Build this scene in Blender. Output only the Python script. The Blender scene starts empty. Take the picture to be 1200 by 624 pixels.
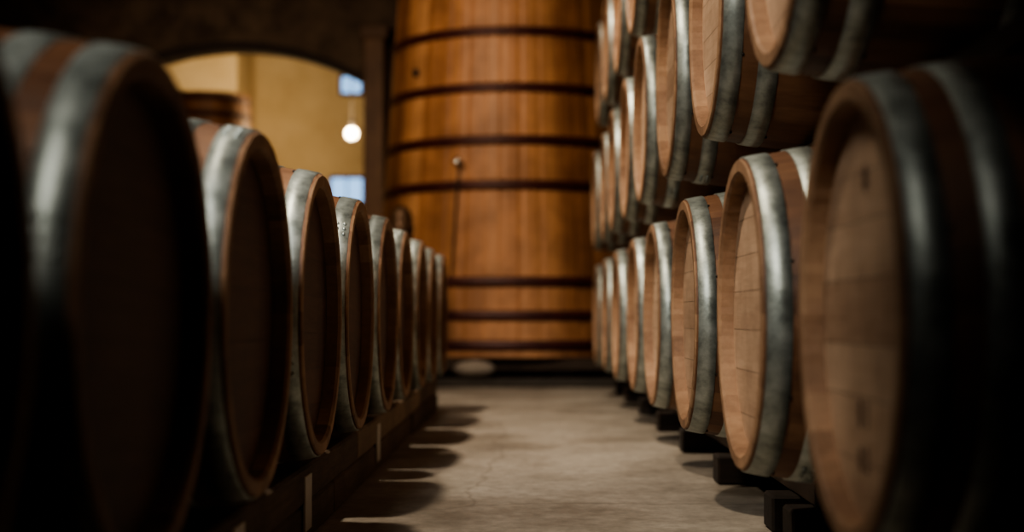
import bpy, math, random
from mathutils import Vector, Matrix
random.seed(7)
scene = bpy.context.scene
COL = scene.collection

# ------------------------------------------------------------------ materials
def mat_base(name):
    m = bpy.data.materials.new(name); m.use_nodes = True
    nt = m.node_tree; b = nt.nodes['Principled BSDF']
    return m, nt, b
def N(nt, t, **kw):
    n = nt.nodes.new(t)
    for k, v in kw.items(): setattr(n, k, v)
    return n
def ramp(nt, stops):
    r = N(nt, 'ShaderNodeValToRGB'); e = r.color_ramp.elements
    e[0].position, e[0].color = stops[0][0], (*stops[0][1], 1)
    e[1].position, e[1].color = stops[-1][0], (*stops[-1][1], 1)
    for p, c in stops[1:-1]:
        x = e.new(p); x.color = (*c, 1)
    return r
def mapping(nt, scale):
    tc = N(nt, 'ShaderNodeTexCoord'); mp = N(nt, 'ShaderNodeMapping')
    mp.inputs['Scale'].default_value = scale
    nt.links.new(tc.outputs['Object'], mp.inputs['Vector']); return mp
def noise(nt, vec, scale, detail=6, rough=.6):
    n = N(nt, 'ShaderNodeTexNoise'); n.inputs['Scale'].default_value = scale
    n.inputs['Detail'].default_value = detail; n.inputs['Roughness'].default_value = rough
    nt.links.new(vec.outputs[0], n.inputs['Vector']); return n
def mix(nt, fac, a, b, blend='MIX'):
    m = N(nt, 'ShaderNodeMix', data_type='RGBA', blend_type=blend)
    if isinstance(fac, (int, float)): m.inputs[0].default_value = fac
    else: nt.links.new(fac, m.inputs[0])
    for i, v in ((6, a), (7, b)):
        if isinstance(v, tuple): m.inputs[i].default_value = (*v, 1)
        else: nt.links.new(v, m.inputs[i])
    return m.outputs[2]
def bump(nt, b, h, strength, dist=.01):
    bp = N(nt, 'ShaderNodeBump'); bp.inputs['Strength'].default_value = strength
    bp.inputs['Distance'].default_value = dist
    nt.links.new(h, bp.inputs['Height']); nt.links.new(bp.outputs[0], b.inputs['Normal'])

def wood(name, dark, mid, light, grain, rough=.55, gscale=1.0, bstr=.25, stain=.35, coat=0, tw=.45, sscale=3.5):
    m, nt, b = mat_base(name)
    at = N(nt, 'ShaderNodeAttribute', attribute_name='tone')
    mp = mapping(nt, grain)
    comb = N(nt, 'ShaderNodeVectorMath', operation='ADD')
    sc = N(nt, 'ShaderNodeVectorMath', operation='SCALE'); sc.inputs['Scale'].default_value = 37.0
    cx = N(nt, 'ShaderNodeCombineXYZ')
    for i in range(3): nt.links.new(at.outputs['Fac'], cx.inputs[i])
    nt.links.new(cx.outputs[0], sc.inputs[0])
    nt.links.new(mp.outputs[0], comb.inputs[0]); nt.links.new(sc.outputs[0], comb.inputs[1])
    g = noise(nt, comb, 9*gscale, 8, .65)
    a = N(nt, 'ShaderNodeMath', operation='MULTIPLY_ADD')
    a.inputs[1].default_value = 1-tw
    nt.links.new(g.outputs['Fac'], a.inputs[0])
    t = N(nt, 'ShaderNodeMath', operation='MULTIPLY'); t.inputs[1].default_value = tw
    nt.links.new(at.outputs['Fac'], t.inputs[0]); nt.links.new(t.outputs[0], a.inputs[2])
    r = ramp(nt, [(.2, dark), (.5, mid), (.82, light)])
    nt.links.new(a.outputs[0], r.inputs[0])
    mp2 = mapping(nt, (1, 1, 1)); n3 = noise(nt, mp2, sscale, 5, .6)
    rr = ramp(nt, [(.38, (1-stain, (1-stain)*.96, (1-stain)*.94)), (.62, (1, 1, 1))])
    nt.links.new(n3.outputs['Fac'], rr.inputs[0])
    c = mix(nt, 1.0, r.outputs[0], rr.outputs[0], 'MULTIPLY')
    nt.links.new(c, b.inputs['Base Color'])
    b.inputs['Roughness'].default_value = rough
    b.inputs['Coat Weight'].default_value = coat
    bump(nt, b, g.outputs['Fac'], bstr, .004)
    return m

M_STAVE = wood('oak_staves', (.085,.034,.015), (.20,.09,.041), (.33,.168,.08), (.6, 7, 7), .58)
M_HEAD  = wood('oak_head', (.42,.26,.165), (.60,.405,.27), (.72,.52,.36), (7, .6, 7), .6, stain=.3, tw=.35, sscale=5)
M_HEAD_SHADE = wood('shaded_oak_head', (.06,.027,.016), (.115,.054,.032), (.18,.09,.055), (7, .6, 7), .6, stain=.4, tw=.3)  # head oak with the left row's shade painted into the colour
M_RIM   = wood('oak_endgrain', (.20,.105,.055), (.38,.22,.125), (.54,.34,.20), (5, 5, 5), .65)
M_TANK  = wood('tank_staves', (.19,.074,.028), (.43,.195,.080), (.61,.315,.15), (6, 6, .45), .52, bstr=.12, stain=.35, tw=.55)
M_BEAM  = wood('rough_timber', (.07,.045,.028), (.18,.12,.075), (.30,.21,.135), (6, .6, 6), .8, bstr=.6)
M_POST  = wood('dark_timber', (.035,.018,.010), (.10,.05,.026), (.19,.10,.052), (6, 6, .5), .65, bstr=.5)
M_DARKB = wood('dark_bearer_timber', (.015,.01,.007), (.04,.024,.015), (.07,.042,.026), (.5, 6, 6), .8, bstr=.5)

def steel():
    m, nt, b = mat_base('galvanised_steel')
    mp = mapping(nt, (1, 1, 1)); n = noise(nt, mp, 17, 8, .7); n2 = noise(nt, mp, 90, 3, .5)
    r = ramp(nt, [(.32, (.20,.22,.20)), (.52, (.43,.465,.425)), (.72, (.63,.665,.615))])
    nt.links.new(n.outputs['Fac'], r.inputs[0]); nt.links.new(r.outputs[0], b.inputs['Base Color'])
    b.inputs['Metallic'].default_value = .78
    rr = N(nt, 'ShaderNodeMapRange'); rr.inputs[3].default_value = .35; rr.inputs[4].default_value = .6
    nt.links.new(n.outputs['Fac'], rr.inputs[0]); nt.links.new(rr.outputs[0], b.inputs['Roughness'])
    bump(nt, b, n2.outputs['Fac'], .15, .002)
    return m
M_STEEL = steel()
def simple(name, c1, c2, scale=8, rough=.6, metal=0, bstr=.2):
    m, nt, b = mat_base(name); mp = mapping(nt, (1, 1, 1)); n = noise(nt, mp, scale)
    r = ramp(nt, [(.3, c1), (.7, c2)]); nt.links.new(n.outputs['Fac'], r.inputs[0])
    nt.links.new(r.outputs[0], b.inputs['Base Color'])
    b.inputs['Roughness'].default_value = rough; b.inputs['Metallic'].default_value = metal
    bump(nt, b, n.outputs['Fac'], bstr, .01)
    return m
M_HOOPRED = simple('painted_iron_hoop', (.034,.007,.006), (.075,.016,.012), 12, .5, .2, .1)
M_IRON = simple('dark_iron', (.02,.017,.015), (.05,.042,.036), 20, .5, .7)
M_BRASS = simple('bronze', (.06,.03,.016), (.11,.06,.03), 20, .5, .5, .05)
M_CHROME = simple('stainless', (.6,.6,.58), (.75,.75,.72), 20, .2, 1, .02)
M_WALL = simple('dark_plaster', (.04,.025,.016), (.15,.10,.066), 3.5, .9, 0, .6)
M_CEIL = simple('ceiling_plaster', (.03,.02,.014), (.06,.04,.028), 3, .9)
M_YEL = simple('ochre_plaster', (.48,.33,.155), (.66,.49,.27), 1.6, .75, 0, .12)
M_STONE = simple('pale_stone', (.2,.16,.13), (.32,.27,.22), 9, .8)
M_PLINTH = simple('plinth_concrete', (.03,.024,.019), (.06,.048,.038), 6, .85)
M_CORD = simple('black_cord', (.02,.015,.012), (.03,.022,.02), 10, .6)
M_INK = simple('stencil_ink', (.10,.055,.035), (.14,.08,.05), 30, .7)
M_BUNG_PATCH = simple('bung_silicone_light_patch', (.5,.45,.38), (.62,.56,.48), 10, .5)
def emis(name, col, s):
    m, nt, b = mat_base(name); b.inputs['Base Color'].default_value = (*col, 1)
    b.inputs['Emission Color'].default_value = (*col, 1); b.inputs['Emission Strength'].default_value = s
    return m
M_BULB = emis('lamp_bulb_glass', (1, .88, .66), 8)
M_PANE = emis('daylight_glass', (.25, .50, .90), 1.5)

def floor_mat():
    m, nt, b = mat_base('worn_concrete')
    mp = mapping(nt, (1, .75, 1)); n = noise(nt, mp, 2.2, 8, .62); n2 = noise(nt, mp, 26, 6, .7)
    mps = mapping(nt, (.8, .8, 1)); n3 = noise(nt, mps, 1.9, 6, .6)
    r = ramp(nt, [(.3, (.25,.21,.165)), (.5, (.35,.30,.243)), (.72, (.45,.395,.325))])
    nt.links.new(n.outputs['Fac'], r.inputs[0])
    r2 = ramp(nt, [(.36, (.55,.54,.52)), (.6, (1, 1, 1))]); nt.links.new(n2.outputs['Fac'], r2.inputs[0])
    r3 = ramp(nt, [(.38, (.50,.47,.43)), (.54, (1, 1, 1))]); nt.links.new(n3.outputs['Fac'], r3.inputs[0])
    c = mix(nt, .55, r.outputs[0], r2.outputs[0], 'MULTIPLY')
    c = mix(nt, .75, c, r3.outputs[0], 'MULTIPLY')
    vo = N(nt, 'ShaderNodeTexVoronoi', feature='DISTANCE_TO_EDGE'); vo.inputs['Scale'].default_value = .7
    nd = mix(nt, .15, mp.outputs[0], n.outputs['Color'])
    nt.links.new(nd, vo.inputs['Vector'])
    rc = ramp(nt, [(.0, (.35,.32,.28)), (.005, (1, 1, 1))]); nt.links.new(vo.outputs['Distance'], rc.inputs[0])
    c = mix(nt, .4, c, rc.outputs[0], 'MULTIPLY')
    nt.links.new(c, b.inputs['Base Color'])
    rr = N(nt, 'ShaderNodeMapRange'); rr.inputs[3].default_value = .5; rr.inputs[4].default_value = .8
    nt.links.new(n3.outputs['Fac'], rr.inputs[0]); nt.links.new(rr.outputs[0], b.inputs['Roughness'])
    bump(nt, b, n2.outputs['Fac'], .3, .006)
    return m
M_FLOOR = floor_mat()

# ------------------------------------------------------------------ mesh builder
class MB:
    def __init__(s): s.v = []; s.f = []; s.m = []; s.t = []; s.s = []; s.mats = []
    def mi(s, mat):
        if mat not in s.mats: s.mats.append(mat)
        return s.mats.index(mat)
    def face(s, idx, mat, tone=.5, smooth=False):
        s.f.append(idx); s.m.append(s.mi(mat)); s.t.append(tone); s.s.append(smooth)
    def box(s, a, b, mat, tone=None, bev=.0, rot=None):
        tone = random.random() if tone is None else tone
        c = [(a[i]+b[i])/2 for i in range(3)]; h = [abs(b[i]-a[i])/2 for i in range(3)]
        e = min(bev, min(h)*.6) if bev > 0 else 0
        base = len(s.v)
        def put(p):
            p = Vector(p)
            if rot: p = rot @ p
            s.v.append((p.x+c[0], p.y+c[1], p.z+c[2]))
        if e == 0:
            for x in (-1, 1):
                for y in (-1, 1):
                    for z in (-1, 1): put((x*h[0], y*h[1], z*h[2]))
            for q in ((0,1,3,2),(4,6,7,5),(0,4,5,1),(2,3,7,6),(0,2,6,4),(1,5,7,3)):
                s.face([base+i for i in q], mat, tone)
            return
        ids = {}
        for x in (-1, 1):
            for y in (-1, 1):
                for z in (-1, 1):
                    for ax in range(3):
                        p = [x*h[0], y*h[1], z*h[2]]
                        sg = (x, y, z)
                        for k in range(3):
                            if k != ax: p[k] -= sg[k]*e
                        ids[(x, y, z, ax)] = len(s.v); put(p)
        for ax in range(3):
            o = [k for k in range(3) if k != ax]
            for sg in (-1, 1):
                q = []
                for u, w in ((-1,-1),(1,-1),(1,1),(-1,1)):
                    k = [0,0,0]; k[ax] = sg; k[o[0]] = u; k[o[1]] = w
                    q.append(ids[(*k, ax)])
                if (sg > 0) != (ax != 1): q.reverse()
                s.face(q, mat, tone)
        for ax in range(3):
            o = [k for k in range(3) if k != ax]
            for u in (-1, 1):
                for w in (-1, 1):
                    k0 = [0,0,0]; k0[ax] = -1; k0[o[0]] = u; k0[o[1]] = w
                    k1 = list(k0); k1[ax] = 1
                    q = [ids[(*k0, o[0])], ids[(*k1, o[0])], ids[(*k1, o[1])], ids[(*k0, o[1])]]
                    s.face(q, mat, tone)
        for x in (-1, 1):
            for y in (-1, 1):
                for z in (-1, 1):
                    s.face([ids[(x,y,z,0)], ids[(x,y,z,1)], ids[(x,y,z,2)]], mat, tone)
    def lathe(s, prof, n, mat, axis='z', org=(0,0,0), tone=.5, smooth=True, groups=None, seam=0, close=False, phase=0):
        base = len(s.v); sub = n//len(groups) if groups else n
        for (r, t) in prof:
            for i in range(n):
                a = 2*math.pi*i/n + phase
                rr = r - (seam if (seam and i % sub == 0) else 0)
                ca, sa = rr*math.cos(a), rr*math.sin(a)
                p = (ca, sa, t) if axis == 'z' else (t, ca, sa)
                s.v.append((p[0]+org[0], p[1]+org[1], p[2]+org[2]))
        m = len(prof)
        for j in range(m if close else m-1):
            for i in range(n):
                k = (i+1) % n; j2 = (j+1) % m
                s.face([base+j*n+i, base+j*n+k, base+j2*n+k, base+j2*n+i], mat,
                       groups[i//sub] if groups else tone, smooth)
    def disc(s, r, t, n, mat, axis='z', org=(0,0,0), tone=.5):
        base = len(s.v)
        for i in range(n):
            a = 2*math.pi*i/n; ca, sa = r*math.cos(a), r*math.sin(a)
            p = (ca, sa, t) if axis == 'z' else (t, ca, sa)
            s.v.append((p[0]+org[0], p[1]+org[1], p[2]+org[2]))
        s.face(list(range(base, base+n)), mat, tone)
    def tube(s, pts, r, mat, n=8):
        base = len(s.v); u = None
        for j, p in enumerate(pts):
            p = Vector(p); a = Vector(pts[max(j-1, 0)]); b = Vector(pts[min(j+1, len(pts)-1)])
            d = (b-a).normalized(); u = d.orthogonal().normalized() if u is None else (u - d*u.dot(d)).normalized()
            w = d.cross(u)
            for i in range(n):
                q = p + (u*math.cos(2*math.pi*i/n) + w*math.sin(2*math.pi*i/n))*r
                s.v.append(tuple(q))
        for j in range(len(pts)-1):
            for i in range(n):
                k = (i+1) % n
                s.face([base+j*n+i, base+j*n+k, base+(j+1)*n+k, base+(j+1)*n+i], mat, .5, True)
        s.face(list(range(base, base+n)), mat); s.face(list(range(base+(len(pts)-1)*n, base+len(pts)*n)), mat)
    def ball(s, c, r, mat, n=12, sc=(1,1,1)):
        base = len(s.v); rings = n//2
        for j in range(rings+1):
            ph = math.pi*j/rings
            for i in range(n):
                a = 2*math.pi*i/n
                s.v.append((c[0]+r*sc[0]*math.sin(ph)*math.cos(a), c[1]+r*sc[1]*math.sin(ph)*math.sin(a), c[2]+r*sc[2]*math.cos(ph)))
        for j in range(rings):
            for i in range(n):
                k = (i+1) % n
                s.face([base+j*n+i, base+j*n+k, base+(j+1)*n+k, base+(j+1)*n+i], mat, .5, True)
    def mesh(s, name):
        me = bpy.data.meshes.new(name); me.from_pydata(s.v, [], s.f)
        for m in s.mats: me.materials.append(m)
        me.polygons.foreach_set('material_index', s.m)
        me.polygons.foreach_set('use_smooth', s.s)
        at = me.attributes.new('tone', 'FLOAT', 'FACE'); at.data.foreach_set('value', s.t)
        me.validate(); me.update()
        import bmesh
        bm = bmesh.new(); bm.from_mesh(me); bmesh.ops.recalc_face_normals(bm, faces=bm.faces); bm.to_mesh(me); bm.free()
        return me
    def obj(s, name, loc=(0,0,0), me=None):
        o = bpy.data.objects.new(name, me or s.mesh(name)); o.location = loc; COL.objects.link(o); return o

# ------------------------------------------------------------------ barrel
L = .95; RB = .35; RE = .302
def rad(t): return RB - (RB-RE)*(abs(2*t/L)**1.9)
def build_barrel(seed, headmat):
    rnd = random.Random(seed); b = MB()
    ns = 28; sub = 4; n = ns*sub
    tones = [min(1, max(0, rnd.gauss(.5, .22))) for _ in range(ns)]
    prof = [(rad(t), t) for t in [(-1 + 2*i/22)*(L/2-.003) for i in range(23)]]
    b.lathe(prof, n, M_STAVE, 'x', groups=tones, seam=.0018)
    for sg in (-1, 1):
        e = sg*L/2
        pr = [(RE+.000, sg*(L/2-.003)), (RE-.003, e), (RE-.024, e), (RE-.029, e-sg*.006), (RE-.030, e-sg*.040)]
        b.lathe(pr, n, M_RIM, 'x', groups=tones, seam=.0012, smooth=False)
        R = RE-.0295; x = e-sg*.032
        b.disc(R, x-sg*.004, 48, M_IRON, 'x')
        nb = 7; edges = [-R + 2*R*k/nb + (rnd.uniform(-.008,.008) if 0 < k < nb else 0) for k in range(nb+1)]
        for k in range(nb):
            z0, z1 = edges[k]+.0005, edges[k+1]-.0005
            pts = []
            for i in range(9):
                z = z0 + (z1-z0)*i/8; pts.append((math.sqrt(max(0, R*R-z*z)), z))
            for i in range(8, -1, -1):
                z = z0 + (z1-z0)*i/8; pts.append((-math.sqrt(max(0, R*R-z*z)), z))
            base = len(b.v)
            for y, z in pts: b.v.append((x, y, z))
            b.face(list(range(base, base+len(pts))), headmat, min(1, max(0, rnd.gauss(.5, .2))))
        for (t0, t1) in ((.424, .468), (.345, .389), (.115, .16)):
            th = .0028
            pts = [(rad(t0)+.0002, t0), (rad(t0)+th, t0+.001), (rad((t0+t1)/2)+th+.0005, (t0+t1)/2), (rad(t1)+th, t1-.001), (rad(t1)+.0002, t1)]
            b.lathe([(r, sg*t) for r, t in pts], 112, M_STEEL, 'x', tone=.5)
            ph = rnd.uniform(0, 6.28)
            for da in (0, .06, .12):
                for tt in (.3, .7):
                    t = t0+(t1-t0)*tt; a = ph+da; r = rad(t)+th
                    b.ball((sg*t, r*math.cos(a), r*math.sin(a)), .0055, M_STEEL, 8)
            for q in range(8):
                a = q*math.pi/4 + .3; r = rad(t0)+th*.8
                b.ball((sg*(t0-.001), r*math.cos(a), r*math.sin(a)), .0035, M_IRON, 6)
    b.lathe([(.028, .0), (.026, .012), (.0, .013)], 16, M_BUNG_PATCH, 'z', org=(0, 0, RB-.002))
    return b.mesh('wine_barrel_mesh')
BM = [build_barrel(11+i, M_HEAD) for i in range(4)]
BMD = [build_barrel(31+i, M_HEAD_SHADE) for i in range(4)]
nb = 0
def barrel(x, y, z, flip=False, ang=None, set_=None):
    global nb
    S = set_ or BM
    o = bpy.data.objects.new('wine_barrel', S[nb % len(S)]); COL.objects.link(o)
    a = random.uniform(-.12, .12) if ang is None else ang
    o.rotation_euler = (a, 0, math.pi if flip else 0)
    o.location = (x, y, z); nb += 1
    return o

ZC = .503
XL = -.436 - L/2; XR = .412 + L/2
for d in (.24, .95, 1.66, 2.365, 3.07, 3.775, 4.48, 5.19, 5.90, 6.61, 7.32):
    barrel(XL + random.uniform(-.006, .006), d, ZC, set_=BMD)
first = None
RD = (.88, 1.86, 2.78, 3.77, 4.78, 5.73, 6.72, 7.78, 8.82)
for d in RD:
    o = barrel(XR + random.uniform(-.006, .006), d, ZC, True, ang=0)
    if d == 1.86: first = o
Z2 = ZC + .719; Z3 = Z2 + .719
for d in (.50, 1.43, 2.38, 3.32, 4.29, 5.24, 6.17, 7.10, 8.02, 8.9):
    barrel(XR + random.uniform(-.008, .008), d, Z2, True)
for d in (2.85, 3.8, 4.75, 5.7, 6.63, 7.55, 8.45):
    barrel(XR + random.uniform(-.008, .008), d, Z3, True)

def stencil(txt, size, y, z, rot=0):
    cu = bpy.data.curves.new('stencil', 'FONT'); cu.body = txt; cu.size = size; cu.align_x = 'CENTER'; cu.align_y = 'CENTER'
    cu.extrude = .0003; cu.offset = .001; cu.materials.append(M_INK)
    o = bpy.data.objects.new('stencil_mark', cu); COL.objects.link(o)
    o.parent = first
    o.matrix_local = Matrix.Translation((L/2-.0314, y, z)) @ Matrix(((0,0,1,0),(1,0,0,0),(0,1,0,0),(0,0,0,1))) @ Matrix.Rotation(rot, 4, 'Z')
stencil('8 1', .05, -.02, -.135)
stencil('0 3', .045, -.02, -.195)
stencil('*', .08, .0, .16)

# ------------------------------------------------------------------ left timber sleepers
b = MB()
def sleepers(b, x0, x1):
    top = ZC - rad(min(abs(x0-XL), abs(x1-XL))) - .001
    for (z0, z1, off) in ((.088, top, 0.0), (.0, .084, .8)):
        y = -.3 + off*-.5
        while y < 7.55:
            ln = random.uniform(1.9, 2.5); y1 = min(y+ln, 7.62)
            b.box((x0+random.uniform(0,.008), y, z0), (x1, y1-.008, z1), M_BEAM, bev=.006); y = y1
sleepers(b, -.49, -.62); sleepers(b, -1.19, -1.32)
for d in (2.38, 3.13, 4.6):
    b.box((-.487, d-.045, .03), (-.481, d+.045, .15), M_BUNG_PATCH, bev=.001)  # pale plates stand in for light patches falling between the barrels
b.obj('barrel_sleeper_rack')

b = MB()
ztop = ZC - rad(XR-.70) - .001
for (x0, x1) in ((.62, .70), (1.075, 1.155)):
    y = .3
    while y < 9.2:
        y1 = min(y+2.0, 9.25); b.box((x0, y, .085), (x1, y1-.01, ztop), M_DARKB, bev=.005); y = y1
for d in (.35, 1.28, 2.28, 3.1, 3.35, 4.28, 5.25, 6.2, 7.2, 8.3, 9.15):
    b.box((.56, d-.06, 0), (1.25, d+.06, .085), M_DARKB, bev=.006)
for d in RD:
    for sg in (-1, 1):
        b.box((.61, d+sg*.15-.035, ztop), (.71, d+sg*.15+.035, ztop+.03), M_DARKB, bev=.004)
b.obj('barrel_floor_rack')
for z in (ZC, Z2):
    b = MB(); dx = XR-.68
    z0 = z+rad(dx)+.0005; z1 = z+.719-rad(dx)-.0005
    for (x0, x1) in ((.62, .68), (1.094, 1.154)):
        b.box((x0, .2 if z == ZC else 2.5, z0), (x1, 9.25, z1), M_IRON, bev=.004)
    b.obj('barrel_tier_rack')

# ------------------------------------------------------------------ big conical vat
TX, TY = -.12, 11.3
def trad(z): return 1.118 - .068*z
b = MB(); ns = 46
tones = [min(1, max(0, random.gauss(.5, .2))) for _ in range(ns)]
prof = [(trad(z), z) for z in [.20 + 3.1*i/16 for i in range(17)]]
b.lathe(prof, ns*8, M_TANK, 'z', org=(TX, TY, 0), groups=tones, seam=.009)
b.lathe([(trad(3.3), 3.3), (trad(3.3)-.05, 3.3), (trad(3.3)-.05, 3.24)], ns*4, M_TANK, 'z', org=(TX, TY, 0), groups=tones, smooth=False)
b.disc(trad(3.3)-.05, 3.24, 64, M_TANK, org=(TX, TY, 0)); b.disc(trad(.2)-.01, .22, 64, M_TANK, org=(TX, TY, 0))
for hz in (.285, .50, .745, 1.45, 1.78, 2.17, 2.59, 3.03):
    h = .038; r = trad(hz)
    b.lathe([(trad(hz-h)-.001, hz-h), (trad(hz-h)+.012, hz-h+.004), (r+.016, hz), (trad(hz+h)+.012, hz+h-.004), (trad(hz+h)-.001, hz+h)], 184, M_HOOPRED, 'z', org=(TX, TY, 0))
    a = -math.pi/2 + .9
    lug = Vector((TX+(r+.02)*math.cos(a), TY+(r+.02)*math.sin(a), hz))
    b.box((lug.x-.05, lug.y-.03, hz-.025), (lug.x+.05, lug.y+.03, hz+.025), M_HOOPRED, bev=.006)
def tsurf(x, z, off=0):
    r = trad(z)+off; return (x, TY - math.sqrt(r*r-(x-TX)**2), z)
px, py, pz = tsurf(-.50, 1.62, .0)
b.tube([(px, py, pz), (px-.01, py-.04, pz)], .022, M_CHROME, 12)
b.ball((px-.012, py-.055, pz), .034, M_CHROME, 14)
b.tube([tsurf(-.50, 1.60, .05), tsurf(-.51, 1.5, .035), tsurf(-.53, 1.25, .03), tsurf(-.545, 1.0, .03), tsurf(-.56, .78, .03)], .006, M_CORD, 8)
q = tsurf(-.84, 2.33, 0); b.ball(q, .035, M_IRON, 12)
b.obj('conical_oak_vat')

b = MB()
b.box((-1.24, 9.92, 0), (1.6, 12.3, .05), M_PLINTH, bev=.01)
b.obj('vat_plinth')
b = MB()
for x in (-.95, -.55, .25, .65):
    b.box((x-.08, 10.35, .05), (x+.08, 12.2, .2), M_DARKB, bev=.01)
b.box((-.85, 10.28, .1), (.62, 10.42, .19), M_DARKB, bev=.01)
b.obj('vat_support_beams')
b = MB()
b.ball((-.38, 10.12, .118), .15, M_STONE, 20, (1, .7, .45)); b.obj('field_stone')

b = MB()
fx, fy = -.86, 9.6
b.lathe([(.10, 0), (.10, .02), (.03, .04), (.025, .8), (.06, .84), (.078, .88), (.08, 1.06), (.088, 1.07), (.088, 1.10), (.078, 1.12), (.078, 1.16), (.068, 1.2), (.045, 1.23), (.02, 1.245), (0, 1.25)], 28, M_BRASS, 'z', org=(fx, fy, 0))
b.tube([(fx+.06, fy, .95), (fx+.12, fy, .95)], .02, M_BRASS)
b.obj('filter_housing')

# ------------------------------------------------------------------ room shell
def slab(name, a, c, mat):
    m = MB(); m.box(a, c, mat, .5); return m.obj(name)
CZ = 3.7
slab('floor', (-5.2, -3.2, -.1), (3.2, 17.4, 0), M_FLOOR)
slab('ceiling', (-5.2, -3.2, CZ), (3.2, 17.4, CZ+.1), M_CEIL)
slab('wall_left', (-5.2, -3, 0), (-5, 12.6, CZ), M_WALL)
slab('wall_right', (3, -3, 0), (3.2, 17.2, CZ), M_WALL)
slab('wall_front', (-5.2, -3.2, 0), (3.2, -3, CZ), M_WALL)
ax, pk, ar, hw = -2.62, 2.90, 2.33, 1.21
y0, y1 = 12.6, 12.95
b = MB()
b.box((-5.0, y0, 0), (ax-hw, y1, CZ), M_WALL, .5)
b.box((ax+hw, y0, 0), (3.0, y1, CZ), M_WALL, .5)
K = 40
def az(x): return pk - ar + math.sqrt(ar*ar-(x-ax)**2)
for k in range(K):
    xa, xb = ax-hw+2*hw*k/K, ax-hw+2*hw*(k+1)/K
    q = [(xa, y0, az(xa)), (xb, y0, az(xb)), (xb, y0, CZ), (xa, y0, CZ), (xa, y1, az(xa)), (xb, y1, az(xb)), (xb, y1, CZ), (xa, y1, CZ)]
    base = len(b.v); b.v += q
    for f in ((0,1,2,3), (4,7,6,5), (0,4,5,1)): b.face([base+i for i in f], M_WALL)
b.obj('wall_back')
b = MB()
for k in range(K):
    xa, xb = ax-hw+2*hw*k/K, ax-hw+2*hw*(k+1)/K
    n = len(b.v)
    for x in (xa, xb):
        for (yy, dz) in ((y0-.03, -.03), (y0-.03, .05), (y0+.0, .05), (y0+.0, -.03)):
            b.v.append((x, yy, az(x)+dz))
    for i in range(4):
        j = (i+1) % 4; b.face([n+i, n+j, n+4+j, n+4+i], M_DARKB, .3)
b.obj('trim_1')
b = MB()
b.box((-5, 12.42, 3.34), (-1.0, 12.6, 3.52), M_POST, bev=.01)
b.obj('wooden_lintel_beam')
b = MB(); b.box((-1.44, 12.38, 0), (-1.26, 12.56, 3.03), M_POST, .9, bev=.012)
b.box((-1.47, 12.36, 2.93), (-1.23, 12.58, 3.05), M_POST, .6, bev=.01)
b.obj('wooden_post')
slab('wall_annex_back', (-5.2, 17, 0), (3.0, 17.2, CZ), M_YEL)
slab('wall_annex_left', (-5.2, 12.95, 0), (-5.0, 17, CZ), M_YEL)
slab('wall_annex_pier', (-5.0, 16.0, 0), (-3.3, 17, CZ), M_YEL)
for i, (x, z, w, h) in enumerate(((-2.12, 3.27, .26, .22), (-2.17, 2.0, .40, .32))):
    b = MB(); b.box((x-w/2, 16.97, z-h/2), (x+w/2, 16.985, z+h/2), M_PANE, .5)
    for s in (-1, 1):
        b.box((x+s*w/2-.015, 16.95, z-h/2-.015), (x+s*w/2+.015, 17, z+h/2+.015), M_POST, .5)
        b.box((x-w/2, 16.95, z+s*h/2-.015), (x+w/2, 17, z+s*h/2+.015), M_POST, .5)
    b.box((x-.008, 16.96, z-h/2), (x+.008, 17, z+h/2), M_POST, .5)
    b.obj('window_%d' % (i+1))
b = MB(); sx, sy = -3.22, 14.2; ns = 24
tn = [random.gauss(.45, .15) for _ in range(ns)]
def srad(z): return .52 - .04*z
b.lathe([(srad(z), z) for z in (0, .9, 1.8, 2.7)], ns*4, M_TANK, 'z', org=(sx, sy, 0), groups=tn, seam=.002)
b.disc(srad(2.7), 2.66, 48, M_STAVE, org=(sx, sy, 0))
for hz in (.2, .7, 1.3, 1.9, 2.3, 2.48, 2.64):
    b.lathe([(srad(hz)+.001, hz-.025), (srad(hz)+.012, hz-.02), (srad(hz)+.012, hz+.02), (srad(hz)-.001, hz+.025)], 96, M_HOOPRED, 'z', org=(sx, sy, 0))
b.obj('oak_vat')
b = MB(); lx, ly, lz = -1.87, 15.0, 2.43
b.tube([(lx, ly, CZ), (lx, ly, lz+.13)], .004, M_CORD)
b.lathe([(.015, .15), (.03, .13), (.03, .06), (.02, .05)], 16, M_IRON, 'z', org=(lx, ly, lz))
b.ball((lx, ly, lz), .065, M_BULB, 18)
b.obj('pendant_lamp')

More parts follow.
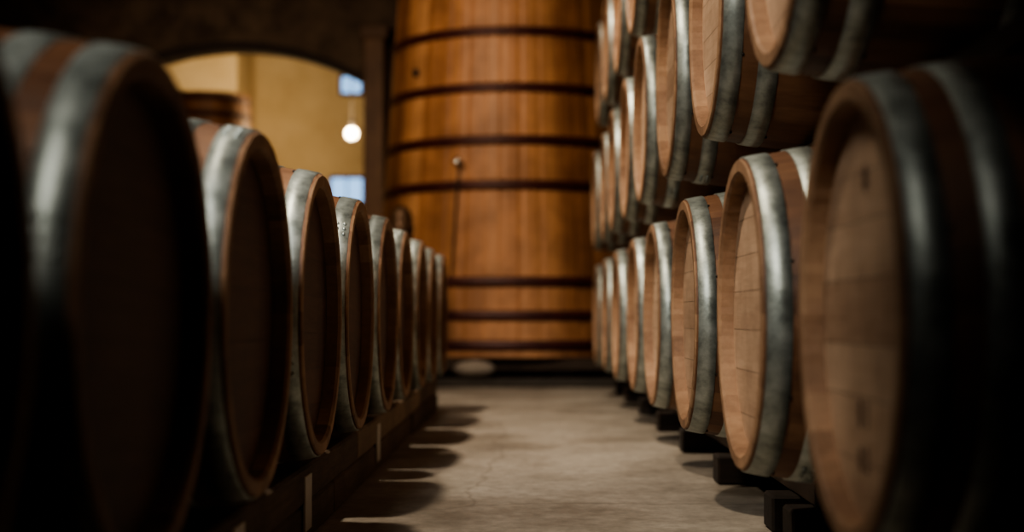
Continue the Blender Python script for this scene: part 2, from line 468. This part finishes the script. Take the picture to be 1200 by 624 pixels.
# ------------------------------------------------------------------ lights
def light(kind, name, loc, energy, col, size=.2, tgt=None, spot=None, blend=.5):
    l = bpy.data.lights.new(name, kind); l.energy = energy; l.color = col
    if kind == 'AREA': l.size = size
    else: l.shadow_soft_size = size
    if kind == 'SPOT': l.spot_size = math.radians(spot); l.spot_blend = blend
    o = bpy.data.objects.new(name, l); COL.objects.link(o); o.location = loc
    if tgt: o.rotation_euler = (Vector(tgt)-Vector(loc)).to_track_quat('-Z', 'Y').to_euler()
    return o
WARM = (1, .77, .53); NEU = (1, .865, .69); COOL = (1, .955, .87)
light('SPOT', 'ceiling_spot_a', (-1.1, 3.0, 3.4), 270, NEU, .08, (.1, 4.2, 0), 90, .85)
light('SPOT', 'ceiling_spot_b', (-1.1, 6.0, 3.4), 390, NEU, .08, (.1, 7.0, 0), 100, .7)
light('SPOT', 'ceiling_spot_c', (-.5, 8.4, 3.5), 80, NEU, .12, (.0, 8.4, 0), 70, .7)
light('SPOT', 'vat_spot', (-1.6, 7.0, 3.3), 390, WARM, .3, (-.4, 10.6, 1.8), 56, .9)
light('SPOT', 'front_spot', (-.9, .0, 2.5), 290, COOL, .3, (-.1, 3.7, .35), 55, .95)
light('SPOT', 'left_row_fill', (-.85, 1.0, 2.0), 130, (.95, .98, 1), .25, (-.72, 3.5, .55), 46, .95)  # added fill without a fixture, brightens the left row's hoops
light('POINT', 'annex_lamp_light', (lx, ly-.15, lz), 66, (1, .77, .47), .07)
light('AREA', 'annex_fill', (-3.0, 14.5, 3.6), 56, (1, .83, .57), 1.0, (-3.0, 15.8, 1.5))
light('SPOT', 'wall_fill', (-2.6, 9.8, 2.9), 75, WARM, .3, (-2.0, 12.6, 2.9), 110, .9)  # unseen fill added to lift the back wall and post

w = bpy.data.worlds.new('World'); scene.world = w; w.use_nodes = True
w.node_tree.nodes['Background'].inputs[0].default_value = (.5, .6, .7, 1)
w.node_tree.nodes['Background'].inputs[1].default_value = .01

# ------------------------------------------------------------------ camera
cd = bpy.data.cameras.new('camera'); cd.lens = 50; cd.sensor_width = 36
cam = bpy.data.objects.new('camera', cd); COL.objects.link(cam)
cam.location = (0, 0, .5)
cam.rotation_euler = (math.radians(92.0), 0, math.radians(.65))
cd.dof.use_dof = True; cd.dof.focus_distance = 3.4; cd.dof.aperture_fstop = 1.7
scene.camera = cam
try: scene.view_settings.look = 'AgX - Medium High Contrast'
except Exception as e: print(e)
